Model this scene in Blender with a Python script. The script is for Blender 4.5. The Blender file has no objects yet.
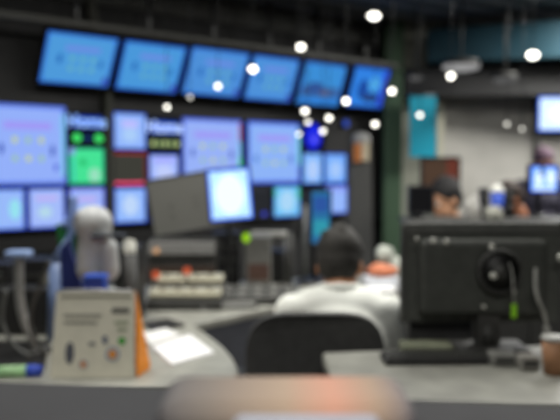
import bpy, bmesh, math, random
from mathutils import Vector, Matrix
random.seed(7)
S = bpy.context.scene
COL = S.collection
S.view_settings.view_transform = 'Standard'; S.view_settings.look = 'None'; S.view_settings.exposure = 0; S.view_settings.gamma = 1; S.view_settings.use_curve_mapping = False
R_ = math.radians

# ------------------------------------------------------------ camera geometry
FPX = 700.0
PITCH = math.atan(40 / 700)
CAM = Vector((0, 0, 1.45))
CR = Vector((1, 0, 0)); CU = Vector((0, math.sin(PITCH), math.cos(PITCH))); CF = Vector((0, math.cos(PITCH), -math.sin(PITCH)))
def ray(x, y): return CR * ((x - 280) / FPX) + CU * ((210 - y) / FPX) + CF
def at(x, y, Y):
    r = ray(x, y); return CAM + r * (Y / r.y)
def gnd(x, y, h):
    r = ray(x, y); return CAM + r * ((h - CAM.z) / r.z)
TH = R_(52.4)
WV = Vector((math.sin(TH), math.cos(TH), 0)); NV = Vector((WV.y, -WV.x, 0)); ZV = Vector((0, 0, 1))
P0 = at(30, 170, 6.0)
def wp(s, q, z): return Vector((P0.x, P0.y, 0)) + WV * s + NV * q + ZV * z

cam = bpy.data.cameras.new('camera'); co = bpy.data.objects.new('camera', cam); COL.objects.link(co)
co.location = CAM; co.rotation_euler = (R_(90) - PITCH, 0, 0)
cam.sensor_width = 36; cam.lens = 36 * FPX / 560; cam.clip_start = 0.02
cam.dof.use_dof = True; cam.dof.focus_distance = 0.76; cam.dof.aperture_fstop = 3.8
S.camera = co

# ------------------------------------------------------------ materials
def lin(c):
    f = lambda v: v / 12.92 if v <= .04045 else ((v + .055) / 1.055) ** 2.4
    return tuple(f(v / 255) for v in c) + (1,)
MC = {}
def mat(c, rough=.6, metal=0.0, noise=.15, scale=30, spec=.4, clear=0):
    k = (c, rough, metal, noise, scale, spec, clear)
    if k in MC: return MC[k]
    m = bpy.data.materials.new('surface'); m.use_nodes = True
    nt = m.node_tree; b = nt.nodes['Principled BSDF']
    b.inputs['Roughness'].default_value = rough; b.inputs['Metallic'].default_value = metal
    b.inputs['Specular IOR Level'].default_value = spec
    if clear: b.inputs['Coat Weight'].default_value = clear
    L = lin(c)
    if noise:
        tc = nt.nodes.new('ShaderNodeTexCoord'); n = nt.nodes.new('ShaderNodeTexNoise'); n.inputs['Scale'].default_value = scale
        r = nt.nodes.new('ShaderNodeValToRGB')
        r.color_ramp.elements[0].position = .3; r.color_ramp.elements[1].position = .7
        r.color_ramp.elements[0].color = tuple(v * (1 - noise) for v in L[:3]) + (1,)
        r.color_ramp.elements[1].color = tuple(min(1, v * (1 + noise)) for v in L[:3]) + (1,)
        nt.links.new(tc.outputs['Object'], n.inputs['Vector']); nt.links.new(n.outputs['Fac'], r.inputs['Fac']); nt.links.new(r.outputs['Color'], b.inputs['Base Color'])
    else: b.inputs['Base Color'].default_value = L
    MC[k] = m; return m
def emi(c, s=1.0):
    k = ('e', c, s)
    if k in MC: return MC[k]
    m = bpy.data.materials.new('glow'); m.use_nodes = True; nt = m.node_tree
    nt.nodes.remove(nt.nodes['Principled BSDF'])
    e = nt.nodes.new('ShaderNodeEmission'); e.inputs['Color'].default_value = lin(c); e.inputs['Strength'].default_value = s
    nt.links.new(e.outputs[0], nt.nodes['Material Output'].inputs[0])
    MC[k] = m; return m
BLACK = mat((34, 34, 34), .5); DARK = mat((58, 58, 56), .55); CASE = mat((34, 34, 36), .4)
GREY = mat((95, 95, 92), .5); LGREY = mat((150, 150, 145), .5); WHITE = mat((215, 215, 208), .5); METAL = mat((120, 120, 120), .35, .8)
BEIGE = mat((176, 172, 150), .5)

# ------------------------------------------------------------ mesh builder
class MB:
    def __init__(s): s.bm = bmesh.new(); s.mats = []
    def _mi(s, m):
        if m is None: return 0
        if m not in s.mats: s.mats.append(m)
        return s.mats.index(m)
    def _fin(s, vs, m, M, smooth=False):
        mi = s._mi(m); fs = set()
        for v in vs:
            if M is not None: v.co = M @ v.co
            for f in v.link_faces: fs.add(f)
        for f in fs: f.material_index = mi; f.smooth = smooth
        return s
    def box(s, c, d, m=None, rot=None, bev=0.0):
        r = bmesh.ops.create_cube(s.bm, size=1); vs = r['verts']
        for v in vs: v.co = Vector((v.co.x * d[0], v.co.y * d[1], v.co.z * d[2]))
        if bev:
            es = list({e for v in vs for e in v.link_edges})
            b = bmesh.ops.bevel(s.bm, geom=es, offset=bev, segments=3, affect='EDGES', profile=.5)
            vs = list({v for f in b['faces'] for v in f.verts} | {v for v in vs if v.is_valid})
            allv = set(vs)
            for f in list(s.bm.faces):
                if any(v in allv for v in f.verts): allv.update(f.verts)
            vs = list(allv)
        M = Matrix.Translation(Vector(c)) @ (rot.to_4x4() if rot else Matrix())
        return s._fin(vs, m, M)
    def cyl(s, a, b, r0, r1=None, m=None, n=20, cap=True):
        a = Vector(a); b = Vector(b); r1 = r0 if r1 is None else r1
        d = b - a; q = d.to_track_quat('Z', 'Y')
        r = bmesh.ops.create_cone(s.bm, cap_ends=cap, segments=n, radius1=r0, radius2=r1, depth=d.length)
        return s._fin(r['verts'], m, Matrix.Translation((a + b) / 2) @ q.to_matrix().to_4x4(), True)
    def ball(s, c, r, m=None, rot=None, seg=20):
        if isinstance(r, (int, float)): r = (r, r, r)
        x = bmesh.ops.create_uvsphere(s.bm, u_segments=seg, v_segments=seg // 2 + 2, radius=1)
        for v in x['verts']: v.co = Vector((v.co.x * r[0], v.co.y * r[1], v.co.z * r[2]))
        return s._fin(x['verts'], m, Matrix.Translation(Vector(c)) @ (rot.to_4x4() if rot else Matrix()), True)
    def tube(s, pts, r, m=None, n=10):
        pts = [Vector(p) for p in pts]
        # smooth through the points
        out = []
        for i in range(len(pts) - 1):
            p0 = pts[max(0, i - 1)]; p1 = pts[i]; p2 = pts[i + 1]; p3 = pts[min(len(pts) - 1, i + 2)]
            for k in range(6):
                t = k / 6
                out.append(.5 * ((2 * p1) + (p2 - p0) * t + (2 * p0 - 5 * p1 + 4 * p2 - p3) * t * t + (3 * p1 - p0 - 3 * p2 + p3) * t ** 3))
        out.append(pts[-1]); mi = s._mi(m); rings = []
        up = Vector((.3, .2, 1)).normalized()
        for i, p in enumerate(out):
            d = (out[min(i + 1, len(out) - 1)] - out[max(i - 1, 0)]).normalized()
            x = d.cross(up); x = x.normalized() if x.length > 1e-4 else Vector((1, 0, 0)); y = d.cross(x)
            rings.append([s.bm.verts.new(p + (x * math.cos(a) + y * math.sin(a)) * r) for a in [2 * math.pi * k / n for k in range(n)]])
        for a, b in zip(rings, rings[1:]):
            for k in range(n):
                f = s.bm.faces.new((a[k], a[(k + 1) % n], b[(k + 1) % n], b[k])); f.smooth = True; f.material_index = mi
        for rg in (rings[0], rings[-1]):
            f = s.bm.faces.new(rg); f.material_index = mi
        return s
    def prism(s, pts, h, m=None, bev=0):
        # pts: list of 3-D points (top outline), extruded by vector h
        h = Vector(h); pts = [Vector(p) for p in pts]; mi = s._mi(m)
        a = [s.bm.verts.new(p) for p in pts]; b = [s.bm.verts.new(p + h) for p in pts]
        fs = [s.bm.faces.new(a), s.bm.faces.new(list(reversed(b)))]
        for k in range(len(pts)):
            j = (k + 1) % len(pts); fs.append(s.bm.faces.new((a[j], a[k], b[k], b[j])))
        for f in fs: f.material_index = mi
        return s
    def quad(s, pts, m):
        f = s.bm.faces.new([s.bm.verts.new(Vector(p)) for p in pts]); f.material_index = s._mi(m); return s
    def build(s, name, m=None, parent=None, loc=None):
        bmesh.ops.recalc_face_normals(s.bm, faces=s.bm.faces)
        me = bpy.data.meshes.new(name); s.bm.to_mesh(me); s.bm.free()
        if m is not None and not s.mats: s.mats = [m]
        for x in s.mats: me.materials.append(x)
        o = bpy.data.objects.new(name, me); COL.objects.link(o)
        if parent: o.parent = parent
        if loc is not None: o.location = loc
        return o
def frame(c, right, up):
    r = Vector(right).normalized(); u = Vector(up).normalized(); y = u.cross(r)
    M = Matrix((r, y, u)).transposed().to_4x4(); M.translation = Vector(c); return M
def thing(name, label, cat, M=None, loc=(0, 0, 0), group=None):
    o = bpy.data.objects.new(name, None); COL.objects.link(o); o.empty_display_size = .05
    if M is None: M = Matrix.Translation(Vector(loc))
    o.matrix_world = M; o['label'] = label; o['category'] = cat
    if group: o['group'] = group
    return o
def tag(o, label, cat, group=None):
    o['label'] = label; o['category'] = cat
    if group: o['group'] = group
    return o
def struct(o): o['kind'] = 'structure'; return o
def rounded(o, w=.01, seg=3):
    b = o.modifiers.new('round', 'BEVEL'); b.width = w; b.segments = seg; b.limit_method = 'ANGLE'; return o

# ------------------------------------------------------------ room shell
H = 3.15
CARPET = mat((48, 48, 50), .95, scale=8)
struct(MB().box((1.0, 4.7, -.05), (9.6, 12.6, .1), CARPET).build('floor'))
# ceiling with wall-parallel slats in its material
cm = bpy.data.materials.new('dark ceiling'); cm.use_nodes = True; nt = cm.node_tree; b = nt.nodes['Principled BSDF']
b.inputs['Roughness'].default_value = .7
tc = nt.nodes.new('ShaderNodeTexCoord'); mp = nt.nodes.new('ShaderNodeMapping'); mp.inputs['Rotation'].default_value[2] = R_(-(90 - 52.4))
wv = nt.nodes.new('ShaderNodeTexWave'); wv.bands_direction = 'Y'; wv.inputs['Scale'].default_value = .9; wv.inputs['Distortion'].default_value = .6
rp = nt.nodes.new('ShaderNodeValToRGB'); rp.color_ramp.elements[0].color = lin((66, 66, 64)); rp.color_ramp.elements[1].color = lin((126, 126, 122))
nt.links.new(tc.outputs['Object'], mp.inputs[0]); nt.links.new(mp.outputs[0], wv.inputs['Vector']); nt.links.new(wv.outputs['Fac'], rp.inputs[0]); nt.links.new(rp.outputs[0], b.inputs['Base Color'])
struct(MB().box((1.0, 4.7, H + .05), (9.6, 12.6, .1), cm).build('ceiling'))
WALLM = mat((62, 62, 62), .7, scale=4)
def wallbox(s0, s1, q0, q1, z0, z1, m):
    return MB().prism([wp(s0, q0, z1), wp(s1, q0, z1), wp(s1, q1, z1), wp(s0, q1, z1)], (0, 0, z0 - z1), m)
struct(wallbox(-1.7, 4.75, -.12, 0, 0, H, WALLM).build('wall_left'))
struct(MB().box((5.75, 4.7, H / 2), (.1, 12.6, H), mat((60, 60, 60), .8)).build('wall_right'))
struct(MB().box((1.0, 10.95, H / 2), (9.6, .1, H), mat((74, 74, 72), .8)).build('wall_far'))
struct(MB().box((1.0, -1.55, H / 2), (9.6, .1, H), mat((80, 80, 78), .8)).build('wall_back'))
struct(MB().box((-3.75, 1.3, H / 2), (.1, 5.8, H), mat((60, 60, 60), .8)).build('wall_side'))
# fascia above and dark rails
struct(wallbox(-1.6, 4.7, 0.0, .06, 2.93, 3.13, mat((100, 100, 96), .6)).build('trim_1'))
struct(wallbox(-1.6, 4.7, .0, .05, .74, .86, mat((36, 36, 36), .6)).build('trim_2'))

# pillars
def pixpillar(x0, x1, Y, z0, z1, dep, m, name):
    a = at(x0, 170, Y); b = at(x1, 170, Y)
    return MB().box(((a.x + b.x) / 2, Y + dep / 2, (z0 + z1) / 2), (b.x - a.x, dep, z1 - z0), m).build(name)
struct(pixpillar(384, 402, 8.1, 0, H, .25, mat((64, 88, 66), .7), 'pillar_green'))
struct(pixpillar(402, 437, 8.3, 0, H, .1, mat((140, 142, 130), .7), 'pillar_grey'))
struct(pixpillar(436, 443, 8.3, 0, 2.38, .1, mat((190, 188, 168), .6), 'pillar_pale'))
# pale glass partition
gw = mat((176, 174, 168), .35, scale=2, spec=.4)
a = at(443, 170, 8.5); b_ = at(640, 170, 8.5)
struct(MB().box(((a.x + b_.x) / 2, 8.55, 1.17), (b_.x - a.x, .06, 2.34), gw).build('partition_wall'))
struct(MB().box(((a.x + b_.x) / 2, 8.48, 2.40), (b_.x - a.x, .1, .1), mat((70, 70, 68), .6)).build('trim_3'))
struct(MB().box((at(538, 170, 8.4).x, 8.46, 1.17), (.06, .08, 2.34), mat((90, 90, 88), .5)).build('trim_4'))
# deep blue-green ceiling beam
TEALD = mat((10, 52, 64), .6, scale=3)
p = [at(428, 30, 7.9), at(640, 14, 7.2), at(640, 54, 7.2), at(428, 62, 7.9)]
struct(MB().prism(p, (0.05, .3, 0), TEALD).build('beam_teal'))
# dark bulkhead under the beam
struct(MB().prism([at(405, 68, 8.1), at(640, 68, 7.6), at(640, 92, 7.6), at(405, 97, 8.1)], (0, .25, 0), mat((46, 46, 46), .7)).build('beam_dark'))

# vertical duct between the screens
o = wallbox(.645, .705, .003, .13, .9, 2.28, mat((68, 70, 62), .6)).build('cable_duct')
tag(o, 'dark grey vertical cable duct running between the two blocks of wall screens', 'cable duct')
rounded(o, .006)
o = MB().tube([wp(.675, .1, 2.28), wp(.62, .08, 2.55), wp(.56, .06, 2.8), wp(.54, .06, 3.14)], .045, mat((96, 96, 88), .6), 14).build('reflection_streak')  # tube added in place of a faint reflected streak
tag(o, 'pale grey reflected streak, built as a tube from the cable duct to the ceiling behind the tilted screens', 'reflection')

# ------------------------------------------------------------ screens
def screen_part(root, w, h, base, items, y=-.012, rim=None, strength=1.0, name='screen'):
    """glowing panel with its picture; items: (kind, cx, cz, w, h, colour) in 0..1 of the panel"""
    mb = MB(); hw, hh = w / 2, h / 2
    q = lambda x0, x1, z0, z1, yy, m: mb.quad([(x0, yy, z0), (x1, yy, z0), (x1, yy, z1), (x0, yy, z1)], m)
    q(-hw, hw, -hh, hh, y, emi(rim or base, strength))
    if rim:
        e = min(w, h) * .045
        q(-hw + e, hw - e, -hh + e, hh - e, y - .001, emi(base, strength))
    for i, (k, cx, cz, ww, hh2, c) in enumerate(items):
        x = -hw + cx * w; z = -hh + cz * h; yy = y - .002 - .0003 * i; m = emi(c, strength)
        if k == 'r': q(x - ww * w / 2, x + ww * w / 2, z - hh2 * h / 2, z + hh2 * h / 2, yy, m)
        else:
            rx, rz = ww * w / 2, hh2 * h / 2
            mb.quad([(x + rx * math.cos(t), yy, z + rz * math.sin(t)) for t in [2 * math.pi * j / 20 for j in range(20)]], m)
    return mb.build(name, None, root)
def casing(root, w, h, dep=.05, bez=.012, m=None, y0=-.012):
    mb = MB(); m = m or CASE
    W2, H2 = w + 2 * bez, h + 2 * bez
    mb.box((0, dep / 2, 0), (W2, dep, H2), m)
    for sx in (-1, 1): mb.box((sx * (w / 2 + bez / 2), -.008, 0), (bez, .018, H2), m)
    for sz in (-1, 1): mb.box((0, -.008, sz * (h / 2 + bez / 2)), (W2, .018, bez), m)
    return rounded(mb.build('casing', None, root), .003, 2)
def textpart(root, txt, x, z, size, c, strength=1.2):
    cu = bpy.data.curves.new('lettering', 'FONT'); cu.body = txt; cu.size = size; cu.align_x = 'CENTER'; cu.align_y = 'CENTER'; cu.offset = size * .02
    cu.materials.append(emi(c, strength)); t_ = bpy.data.objects.new('lettering', cu); COL.objects.link(t_)
    bpy.context.view_layer.update(); me = bpy.data.meshes.new_from_object(t_.evaluated_get(bpy.context.evaluated_depsgraph_get()))
    bpy.data.objects.remove(t_); o = bpy.data.objects.new('lettering', me); COL.objects.link(o)
    o.parent = root; o.location = (x, -.018, z); o.rotation_euler = (R_(90), 0, 0); return o

GRID = [('r', .5, .74, .62, .1, (160, 154, 246))] + [('c', .33 + .17 * i, .56 - .23 * j, .07, .08, (160, 200, 150) if (i + j) % 2 else (200, 214, 110)) for i in range(3) for j in range(2)] + [('c', .16, .45, .06, .14, (70, 95, 190)), ('c', .82, .43, .06, .15, (70, 95, 190)), ('r', .86, .22, .05, .08, (70, 90, 215)), ('r', .96, .5, .04, .8, (120, 205, 235))]
TOPG = [('r', .53, .72, .5, .1, (108, 140, 225))] + [('c', .4 + .15 * i, .52 - .2 * j, .08, .1, (105, 178, 190)) for i in range(3) for j in range(2)] + [('c', .22, .5, .07, .2, (40, 105, 185)), ('c', .82, .45, .06, .16, (40, 105, 185)), ('r', .93, .12, .07, .14, (60, 70, 175))]
TILT = R_(20)
UT = (ZV * math.cos(TILT) + NV * math.sin(TILT)).normalized()
tops = [('nearest the photo edge, showing a pale grid', (78, 154, 218), 0), ('second of the row, showing a pale table of boxes', (74, 152, 218), 0),
        ('third of the row, a reflected downlight glowing before it', (78, 144, 216), 0), ('fourth of the row, plain pale picture', (78, 146, 218), 0),
        ('fifth of the row, showing a blurred dark landscape', (60, 142, 214), 1), ('last of the row by the ceiling corner, showing dark diagonal shapes', (50, 130, 225), 1)]
cents = [(.315, -.03), (.985, -.035), (1.665, -.025), (2.335, -.03), (3.0, -.035), (3.69, -.02)]
wds = [.60, .60, .635, .58, .585, .545]
TL = [33, 30, 27, 24, 22, 20]
for i, ((ds, bc, kind), (s, u)) in enumerate(zip(tops, cents)):
    UT = (ZV * math.cos(R_(TL[i])) + NV * math.sin(R_(TL[i]))).normalized()
    c = wp(s, .35, 2.4) + UT * (u)
    r = thing('ceiling_screen', 'tilted blue ceiling screen, ' + ds, 'screen', frame(c, WV, UT), group='tilted screens hung under the ceiling')
    casing(r, wds[i], .45, .05, .016)
    if kind == 0: it = TOPG
    elif i == 4: it = [('r', .5, .3, .9, .3, (60, 100, 160)), ('c', .35, .4, .4, .3, (50, 85, 150)), ('r', .5, .1, .98, .18, (50, 130, 215)), ('c', .6, .3, .2, .12, (100, 100, 130))]
    else: it = [('c', .35, .45, .3, .5, (30, 75, 160)), ('c', .65, .6, .35, .35, (80, 170, 235)), ('c', .6, .25, .5, .25, (40, 70, 130)), ('r', .9, .5, .12, .9, (50, 70, 210))]
    screen_part(r, wds[i], .45, bc, it, rim=(40, 95, 205) if i % 2 else (50, 110, 215))
    # mount
    mi = r.matrix_world.inverted()
    top = mi @ (wp(s, .30, H - .01)); 
    MB().cyl((0, .06, .05), top, .018, None, METAL, 12).box((0, .055, 0), (.14, .02, .14), METAL).build('mount', None, r)

BL = (176, 188, 250)
def wscreen(label, s0, s1, z0, z1, base, items, rim=None, q=.1, strength=1.0, grp='video wall screens', extra=None, dep=.09, name='wall_screen'):
    if base[2] > 200: base = (base[0] - 18, base[1] - 4, base[2])
    c = wp((s0 + s1) / 2, q, (z0 + z1) / 2)
    r = thing(name, label, 'screen', frame(c, WV, ZV), group=grp)
    g = .011; w = s1 - s0 - 2 * g; h = z1 - z0 - 2 * g
    casing(r, w, h, dep, g)
    screen_part(r, w, h, base, items, rim=rim, strength=strength)
    if extra: extra(r, w, h)
    return r
LAV = (166, 180, 250)
wscreen('large lavender wall screen with rows of yellow dots, cut off by the photo edge', -.38, .285, 1.315, 2.005, LAV, GRID, rim=(96, 126, 236))
wscreen('small pale blue wall screen at the photo edge, bottom row', -.42, -.075, .945, 1.305, (170, 190, 250), [('c', .75, .5, .3, .5, (150, 225, 240))], rim=(60, 95, 235))
wscreen('small pale blue wall screen below the large one with yellow dots', -.065, .265, .945, 1.305, (182, 192, 250), [('r', .5, .75, .6, .1, (196, 176, 245)), ('c', .45, .4, .4, .3, (180, 215, 235))], rim=(60, 90, 230))
wscreen('small lavender wall screen below the green one, half hidden by a plastic bag', .285, .635, .945, 1.305, (176, 184, 248), [('r', .5, .7, .5, .12, (196, 180, 245)), ('c', .5, .4, .5, .3, (165, 205, 245))], rim=(70, 80, 220))
wscreen('bright green wall screen with a lilac patch beside the cable duct', .285, .635, 1.315, 1.655, (70, 226, 150), [('c', .1, .9, .2, .22, (130, 160, 225)), ('c', .72, .25, .34, .4, (150, 225, 190)), ('c', .4, .6, .2, .2, (40, 190, 110)), ('r', .12, .4, .06, .7, (60, 190, 190))], rim=(40, 170, 130))
def ex1(r, w, h):
    textpart(r, 'Home', 0, h * .22, .15, (150, 190, 255), 1.3)
def ex2(r, w, h):
    textpart(r, 'Home', -.0, h * .18, .155, (180, 205, 255), 1.4)
wscreen('dark wall screen with blue lettering above two green discs', .31, .635, 1.665, 1.96, (12, 18, 40), [('r', .5, .72, .9, .36, (30, 66, 180)), ('c', .18, .2, .26, .28, (70, 235, 110)), ('c', .84, .2, .26, .28, (70, 235, 110)), ('r', .5, .2, .2, .12, (30, 60, 110))], extra=ex1)
wscreen('small pale blue wall screen at top of the block right beside the duct', .71, 1.045, 1.63, 1.98, (168, 190, 252), [('r', .5, .7, .5, .2, (190, 190, 255)), ('c', .5, .4, .5, .4, (170, 205, 250))], rim=(66, 110, 240))
def red(r, w, h):
    mb = MB(); c1 = mat((150, 20, 40), .5, noise=0)
    mb.quad([(-w / 2, -.019, h / 2 - .014), (w / 2, -.019, h / 2 - .014), (w / 2, -.019, h / 2), (-w / 2, -.019, h / 2)], emi((190, 45, 60), .8))
    mb.quad([(-w / 2, -.019, -h / 2), (w / 2, -.019, -h / 2), (w / 2, -.019, -h / 2 + .024), (-w / 2, -.019, -h / 2 + .024)], emi((255, 80, 130), 1.1))
    mb.quad([(w / 2 - .02, -.018, -h / 2), (w / 2, -.018, -h / 2), (w / 2, -.018, h / 2), (w / 2 - .02, -.018, h / 2)], emi((130, 40, 45), .7))
    mb.build('red_border', None, r)
wscreen('almost black wall screen framed by glowing red lines', .71, 1.05, 1.305, 1.62, (62, 62, 56), [], extra=red)
wscreen('small pale blue wall screen under the red-lined black one', .71, 1.04, .955, 1.295, (168, 192, 252), [('c', .5, .5, .5, .6, (190, 215, 250))], rim=(56, 100, 236))
wscreen('dark wall screen with blue lettering over a line of pale green dots', 1.06, 1.405, 1.625, 1.965, (18, 24, 40), [('r', .5, .68, .9, .34, (50, 90, 205))] + [('c', .12 + .2 * k, .2, .15, .18, (150, 175, 110) if k % 2 else (180, 200, 130)) for k in range(5)], extra=ex2)
wscreen('small lavender wall screen above the dark grey desk monitor', 1.06, 1.39, 1.315, 1.605, (186, 194, 255), [('r', .5, .8, .7, .15, (170, 170, 255)), ('c', .5, .4, .6, .5, (192, 205, 252))], rim=(80, 110, 238))
wscreen('small blue wall screen mostly hidden behind the dark grey desk monitor', 1.06, 1.40, .955, 1.295, (120, 160, 245), [('c', .5, .5, .5, .5, (160, 190, 250))], rim=(56, 90, 230))
wscreen('large lavender wall screen with green dots above the dark grey desk monitor', 1.415, 2.125, 1.335, 1.965, (170, 182, 248), GRID + [('r', .97, .2, .04, .35, (70, 225, 150)), ('r', .97, .8, .03, .3, (190, 60, 140))], rim=(90, 116, 232))
wscreen('large lavender wall screen above and behind the white-lit tablet', 2.18, 2.90, 1.30, 1.965, (160, 184, 248), [g for g in GRID[:7]] + [('c', .15, .4, .07, .14, (80, 130, 210)), ('c', .82, .4, .07, .14, (70, 110, 205)), ('r', .97, .6, .04, .6, (110, 225, 235))], rim=(80, 112, 236))
wscreen('dark blue wall screen showing one bright blue oval', 2.93, 3.26, 1.655, 1.985, (14, 14, 40), [('c', .44, .5, .78, .95, (28, 40, 225)), ('c', .5, .4, .3, .3, (90, 90, 250))])
wscreen('small pale blue wall screen under the blue oval', 2.92, 3.225, 1.29, 1.645, (150, 190, 252), [('c', .5, .45, .6, .7, (178, 206, 252))], rim=(70, 120, 240))
wscreen('small pale blue wall screen at the far end, middle row', 3.24, 3.585, 1.29, 1.645, (142, 182, 252), [('c', .5, .45, .6, .6, (165, 200, 252))], rim=(56, 104, 240))
wscreen('small pale blue wall screen at the far end, bottom row', 3.255, 3.605, .945, 1.28, (168, 188, 252), [('r', .5, .85, .9, .18, (150, 170, 250))], rim=(60, 96, 236))
wscreen('small cyan wall screen with green corner beneath the large lavender one', 2.52, 2.90, .935, 1.29, (140, 205, 246), [('c', .5, .5, .6, .7, (170, 215, 248)), ('r', .94, .75, .1, .4, (60, 190, 150)), ('r', .05, .8, .08, .3, (60, 180, 160))], rim=(66, 120, 236))
wscreen('small dim wall screen with a blue spot beside the white-lit tablet', 2.17, 2.50, .935, 1.29, (40, 42, 46), [('c', .72, .12, .2, .16, (60, 70, 200)), ('r', .5, .9, .6, .08, (52, 54, 60))])

# small blue indicator beyond the screens
o = MB().cyl(wp(3.62, .0, 1.99), wp(3.62, .06, 1.99), .05, None, CASE).cyl(wp(3.62, .06, 1.99), wp(3.62, .065, 1.99), .04, None, emi((60, 90, 200), .9)).build('indicator_light')
tag(o, 'small round blue indicator light on the dark wall past the screens', 'light')

# arched display stand
Yd = 7.6
c = at(361, 170, Yd)
r = thing('display_stand', 'slim grey arched display stand with an orange and cream panel against the dark wall', 'display', loc=(c.x, Yd, 0))
mb = MB(); w2 = .11; zt = at(0, 134, Yd).z
pts = [(-w2 * 1.35, 0, .02), (w2 * 1.35, 0, .02)] + [(w2 * math.cos(t), 0, zt - .11 + .11 * math.sin(t)) for t in [math.pi * k / 12 for k in range(13)]]
mb.prism(pts, (0, .05, 0), mat((84, 84, 82), .6)); mb.build('panel', None, r)
zz = lambda y: at(0, y, Yd).z
MB().ball((0, -.012, zz(139)), (.1, .03, .07), mat((168, 168, 166), .5)).build('arch_cap', None, r)
MB().box((-.045, -.02, zz(153)), (.08, .03, .2), mat((205, 125, 62), .5), bev=.01).build('orange_patch', None, r)
MB().box((.04, -.02, zz(152)), (.08, .03, .2), mat((215, 200, 170), .5), bev=.01).build('cream_patch', None, r)
MB().box((0, .02, .012), (.4, .3, .024), DARK, bev=.005).build('base', None, r)

# ------------------------------------------------------------ glass reflections and lights
def light_spot(px, py, Y, rad, label, L=7.0, c=(255, 252, 240), flat=1.0):  # rows of downlights reflected in glass, built as added hanging globes
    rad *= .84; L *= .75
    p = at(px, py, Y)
    r = thing('light_spot_globe', label, 'lamp', loc=p, group='small white light spots and glass reflections built as hanging globes')
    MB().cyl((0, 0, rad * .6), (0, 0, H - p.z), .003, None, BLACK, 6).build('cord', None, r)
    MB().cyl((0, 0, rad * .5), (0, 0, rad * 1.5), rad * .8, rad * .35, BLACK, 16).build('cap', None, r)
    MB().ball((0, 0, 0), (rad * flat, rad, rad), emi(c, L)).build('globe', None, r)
light_spot(374, 16, 5.2, .030, 'wide reflected downlight highest up, clear of the screens near the ceiling', flat=1.7)
light_spot(301, 47, 5.2, .027, 'reflected downlight just above the fourth tilted screen', flat=1.2)
light_spot(253, 69, 5.2, .027, 'reflected downlight between the third and fourth tilted screens', flat=1.2)
light_spot(218, 86, 5.2, .022, 'reflected downlight in front of the lower part of the third tilted screen', L=5.5)
light_spot(190, 97, 5.2, .018, 'dim reflected downlight just below the gap between the second and third tilted screens', L=2.0)
light_spot(167, 107, 5.2, .019, 'reflected downlight above the blue lettering that has green dots', L=6)
light_spot(533, 55, 5.2, .033, 'big reflected downlight in front of the deep teal beam', L=8, flat=1.5)
light_spot(451, 76, 5.2, .027, 'reflected downlight below the oval ceiling light')
light_spot(392, 91, 5.2, .025, 'reflected downlight beside the last tilted screen')
light_spot(346, 101, 5.2, .025, 'reflected downlight before the bottom of the fifth tilted screen')
light_spot(305, 111, 5.6, .026, 'reflected downlight topmost of the cluster above the blue oval', L=6)
light_spot(329, 118, 5.6, .024, 'glowing light spot of the cluster, furthest toward the dark wall', L=6)
light_spot(308, 122, 5.6, .021, 'glowing light spot middle of the cluster above the blue oval', L=4)
light_spot(323, 131, 5.6, .022, 'glowing light spot at the upper corner of the blue oval', L=5)
light_spot(299, 134, 5.6, .018, 'dim light spot lowest of the cluster, over the large lavender screen edge', L=4)
light_spot(375, 124, 5.6, .024, 'glowing light spot alone before the dark wall by the arched stand', L=6)
light_spot(420, 115, 5.6, .022, 'glowing light spot in front of the teal banner', L=5)
light_spot(507, 124, 5.6, .017, 'faint light spot before the pale partition, nearer the teal banner', L=2.6)
light_spot(522, 129, 5.6, .017, 'faint light spot before the pale partition, nearer the bright wall screen', L=2.2)
def oval(px, py, Y, a, b, label, s):
    p = at(px, py, Y)
    r = thing('ceiling_light', label, 'ceiling light', loc=p, group='dim oval ceiling lights')
    MB().cyl((0, 0, .02), (0, 0, .07), a * 1.03, a * .9, DARK, 32).build('housing', None, r)
    MB().ball((0, 0, 0), (a, a * .8, b), emi((150, 150, 150), s)).build('diffuser', None, r)
    MB().cyl((0, 0, .05), (0, 0, H - p.z), .012, None, DARK, 8).build('stem', None, r)
oval(461, 67, 7.2, .19, .045, 'oval dim ceiling light beside the deep teal beam', 1.0)
oval(505, 80, 7.4, .13, .03, 'faint oval ceiling light under the teal beam', .35)
oval(416, 78, 7.4, .07, .03, 'small faint ceiling light above the teal banner', .3)
oval(533, 148, 8.0, .05, .02, 'tiny dim light above the standing person', .3) if False else None

# unseen fill panels added under the ceiling to light the room
def panel(x, y, w, h, e, label):
    r = thing('fill_panel', label, 'ceiling light', loc=(x, y, H), group='added fill-light panels overhead')
    MB().box((0, 0, -.015), (w + .06, h + .06, .03), WHITE).build('housing', None, r)
    MB().box((0, 0, -.036), (w, h, .012), emi((255, 248, 235), 1.5)).build('diffuser', None, r)
    l = bpy.data.lights.new('fill_lamp', 'AREA'); l.shape = 'RECTANGLE'; l.size = w; l.size_y = h; l.energy = e; l.color = (1, .985, .94)
    lo = bpy.data.objects.new('fill_lamp', l); COL.objects.link(lo); lo.parent = r; lo.location = (0, 0, -.06)
panel(-.9, 2.6, .6, 1.2, 44, 'added white fill panel over the near desk')
panel(.7, 3.6, .6, 1.2, 44, 'added white fill panel over the seated man')
panel(2.4, 4.2, .6, 1.2, 62, 'added white fill panel over the back desks')
panel(.1, -.75, 1.2, .8, 60, 'added white fill panel over the window ledge')
panel(3.4, 6.6, .8, .8, 150, 'added white fill panel near the pale partition')

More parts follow.
